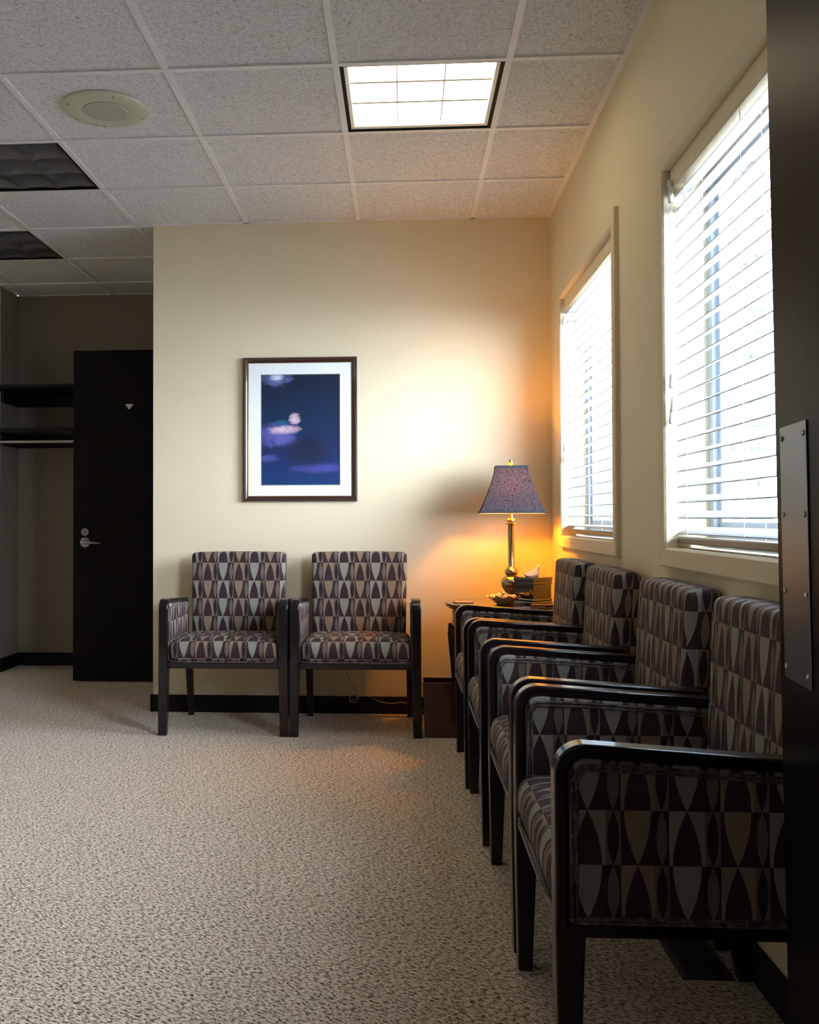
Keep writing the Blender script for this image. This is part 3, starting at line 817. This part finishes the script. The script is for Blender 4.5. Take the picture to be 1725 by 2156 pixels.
# ------------------------------------------------------------ wastebasket
t = empty('wastebasket', (.178, 4.700, 0)); tag(t, 'dark red tapered square wastebasket beside the side table', 'wastebasket')
a, b, hz = .0745, .0855, .262; th = .007; vs = []; fs = []
lv = [(a, 0), (b, hz), (b - th, hz), (a - th, .008)]
for q, z in lv:
    for sx, sy in ((-1, -1), (1, -1), (1, 1), (-1, 1)): vs.append((sx * q, sy * q * .94, z))
for k in range(3):
    for j in range(4): fs.append((4 * k + j, 4 * k + (j + 1) % 4, 4 * k + 4 + (j + 1) % 4, 4 * k + 4 + j))
fs += [(0, 1, 2, 3), (12, 13, 14, 15)]
m = MB().add(vs, fs); m.build('basket', M_bin, t, bevel=.0015)

# ------------------------------------------------------------ framed picture
pcx, pcz = -.5478, 1.5225
t = empty('picture_frame', (pcx, YB, pcz)); tag(t, 'framed dark blue night painting with wide white mat on back wall', 'picture')
mp = lambda p, q, h: (p, -h, q)
hw, hh = .3085, .389; fw = .027
m = MB().ring(-hw + fw, hw - fw, -hh + fw, hh - fw, [(0, .002), (0, .013), (.003, .016), (.006, .0165), (.010, .020), (.018, .024), (.024, .023), (.027, .017), (.027, .001)], mp); m.build('frame', wood('mahogany_frame', (.020, .006, .005), (.05, .016, .012), .2, coat=.9), t)
m = MB().ring(-hw + fw, hw - fw, -hh + fw, hh - fw, [(-.004, .011), (-.004, .0135), (-.0005, .0145), (-.0005, .011)], mp); m.build('gilt_edge', M_gold, t)
ax0, ax1, az0, az1 = -.7605 - pcx, -.3315 - pcx, 1.221 - pcz, 1.8205 - pcz
m = MB().ring(ax0, ax1, az0, az1, [(0, .008), (0, .0105), (-(ax0 + hw - fw) * 0 + .0985, .0105), (.0985, .008)], mp)
# mat as four borders
m = MB(); X0, X1, Z0, Z1 = -hw + fw + .0005, hw - fw - .0005, -hh + fw + .0005, hh - fw - .0005
for (p0, p1, q0, q1) in ((X0, ax0, Z0, Z1), (ax1, X1, Z0, Z1), (ax0, ax1, Z0, az0), (ax0, ax1, az1, Z1)): m.box(p0, p1, -.0108, -.006, q0, q1)
m.build('mat_board', M_mat, t)
m = MB().ring(ax0 + .004, ax1 - .004, az0 + .004, az1 - .004, [(0, .009), (0, .0112), (.002, .0112), (.002, .009)], mp); m.build('mat_line', plain('olive_mat_line', (.20, .21, .16), .7), t)
def art():
    q = NT('night_landscape_print'); p = q.coord(); sp = q.n('ShaderNodeSeparateXYZ'); q.l(p, sp.inputs[0])
    X = q.M('DIVIDE', q.M('SUBTRACT', sp.outputs[0], ax0), ax1 - ax0); Z = q.M('DIVIDE', q.M('SUBTRACT', sp.outputs[2], az0), az1 - az0)
    n = q.noise(p, 9, 5, .6, .6); n2 = q.noise(q.mapping(p, scale=(1, 1, 2.2)), 14, 4, .6, 1.0)
    base = q.ramp(q.M('ADD', Z, q.M('MULTIPLY', q.M('SUBTRACT', n, .5), .35)), [(0, (.006, .035, .14)), (.3, (.010, .022, .085)), (.6, (.006, .022, .065)), (1, (.006, .012, .035))])
    def blob(cx, cz, rx, rz, soft=1.0):
        d = q.M('ADD', q.M('POWER', q.M('DIVIDE', q.M('SUBTRACT', X, cx), rx), 2.0), q.M('POWER', q.M('DIVIDE', q.M('SUBTRACT', Z, cz), rz), 2.0))
        d = q.M('ADD', d, q.M('MULTIPLY', q.M('SUBTRACT', n2, .5), 2.2)); return q.M('SUBTRACT', 1.0, q.M('DIVIDE', d, soft), clamp=True)
    c = q.mix(blob(.20, .46, .30, .13), base, (.10, .10, .36))
    c = q.mix(blob(.75, .15, .40, .055), c, (.055, .06, .26))
    c = q.mix(blob(.10, .24, .14, .04), c, (.06, .07, .26))
    c = q.mix(blob(.19, .97, .22, .09), c, (.10, .13, .33)); c = q.mix(blob(.20, .98, .10, .045), c, (.62, .66, .78))
    c = q.mix(q.M('MULTIPLY', blob(.60, .30, .30, .16), .8), c, (.010, .014, .035))
    c = q.mix(blob(.30, .50, .24, .042), c, (.62, .44, .52)); c = q.mix(blob(.42, .60, .085, .055), c, (.62, .46, .54)); c = q.mix(q.M('MULTIPLY', blob(.26, .565, .11, .03), .8), c, (.01, .12, .26))
    q.set(color=c, rough=.35, coat=.3); return q.m
m = MB(); m.box(ax0, ax1, -.0085, -.003, az0, az1); m.build('print', art(), t)

# ------------------------------------------------------------ outlet, cable, floor vent
t = empty('wall_outlet', (-.333, YB - .0005, .262)); tag(t, 'cream wall outlet low on the back wall behind the right chair', 'outlet')
m = MB(); m.box(-.036, .036, -.006, 0, -.013, .10); m.build('cover_plate', M_plastic, t, bevel=.002)
m = MB(); m.box(-.012, .012, -.020, -.006, .02, .046); m.build('plug', M_plastic, t, bevel=.002)
cu = MB(); pts = [(-.333, 5.166, .296), (-.330, 5.160, .262), (-.306, 5.163, .235), (-.286, 5.166, .185), (-.258, 5.165, .135), (-.242, 5.162, .104)]
lp = [(-.262 + .022 * math.cos(a), 5.158 + .004 * math.sin(a), .083 + .018 * math.sin(a)) for a in [2 * PI * k / 14 + .7 for k in range(22)]]
tail = [(-.222, 5.156, .100), (-.195, 5.156, .099), (-.15, 5.158, .082), (-.10, 5.160, .064), (-.05, 5.162, .061), (.0, 5.162, .066), (.05, 5.162, .05), (.12, 5.15, .02), (.25, 5.09, .006), (.45, 5.08, .006)]
P_ = pts + lp + tail; Q = []
for k in range(len(P_) - 1):
    p0, p1, p2, p3 = [Vector(P_[max(0, min(len(P_) - 1, k + d))]) for d in (-1, 0, 1, 2)]
    for f in (0, .34, .67): Q.append(.5 * ((2 * p1) + (p2 - p0) * f + (2 * p0 - 5 * p1 + 4 * p2 - p3) * f * f + (3 * p1 - p0 - 3 * p2 + p3) * f ** 3))
cu.tube(Q, .0022, 6); o = cu.build('power_cable', plain('tan_cable', (.42, .36, .25), .5), smooth=True)
tag(o, 'thin looped power cable hanging from the outlet along the baseboard', 'cable')
t = empty('floor_vent', (.685, 2.385, 0)); tag(t, 'dark metal floor register under the nearest armchair', 'vent')
mp = lambda a_, b_, h: (a_, b_, h)
m = MB().ring(-.045, .045, -.125, .125, [(0, .0), (0, .004), (.012, .004), (.015, .0)], mp); m.build('vent_frame', plain('dark_vent_metal', (.03, .028, .027), .5), t)
m = MB(); m.box(-.045, .045, -.125, .125, .0, .001)
for k in range(24): m.box(-.045, .045, -.120 + k * .0102, -.115 + k * .0102, .001, .0035)
m.build('louvers', plain('vent_louver_metal', (.02, .019, .018), .5), t)
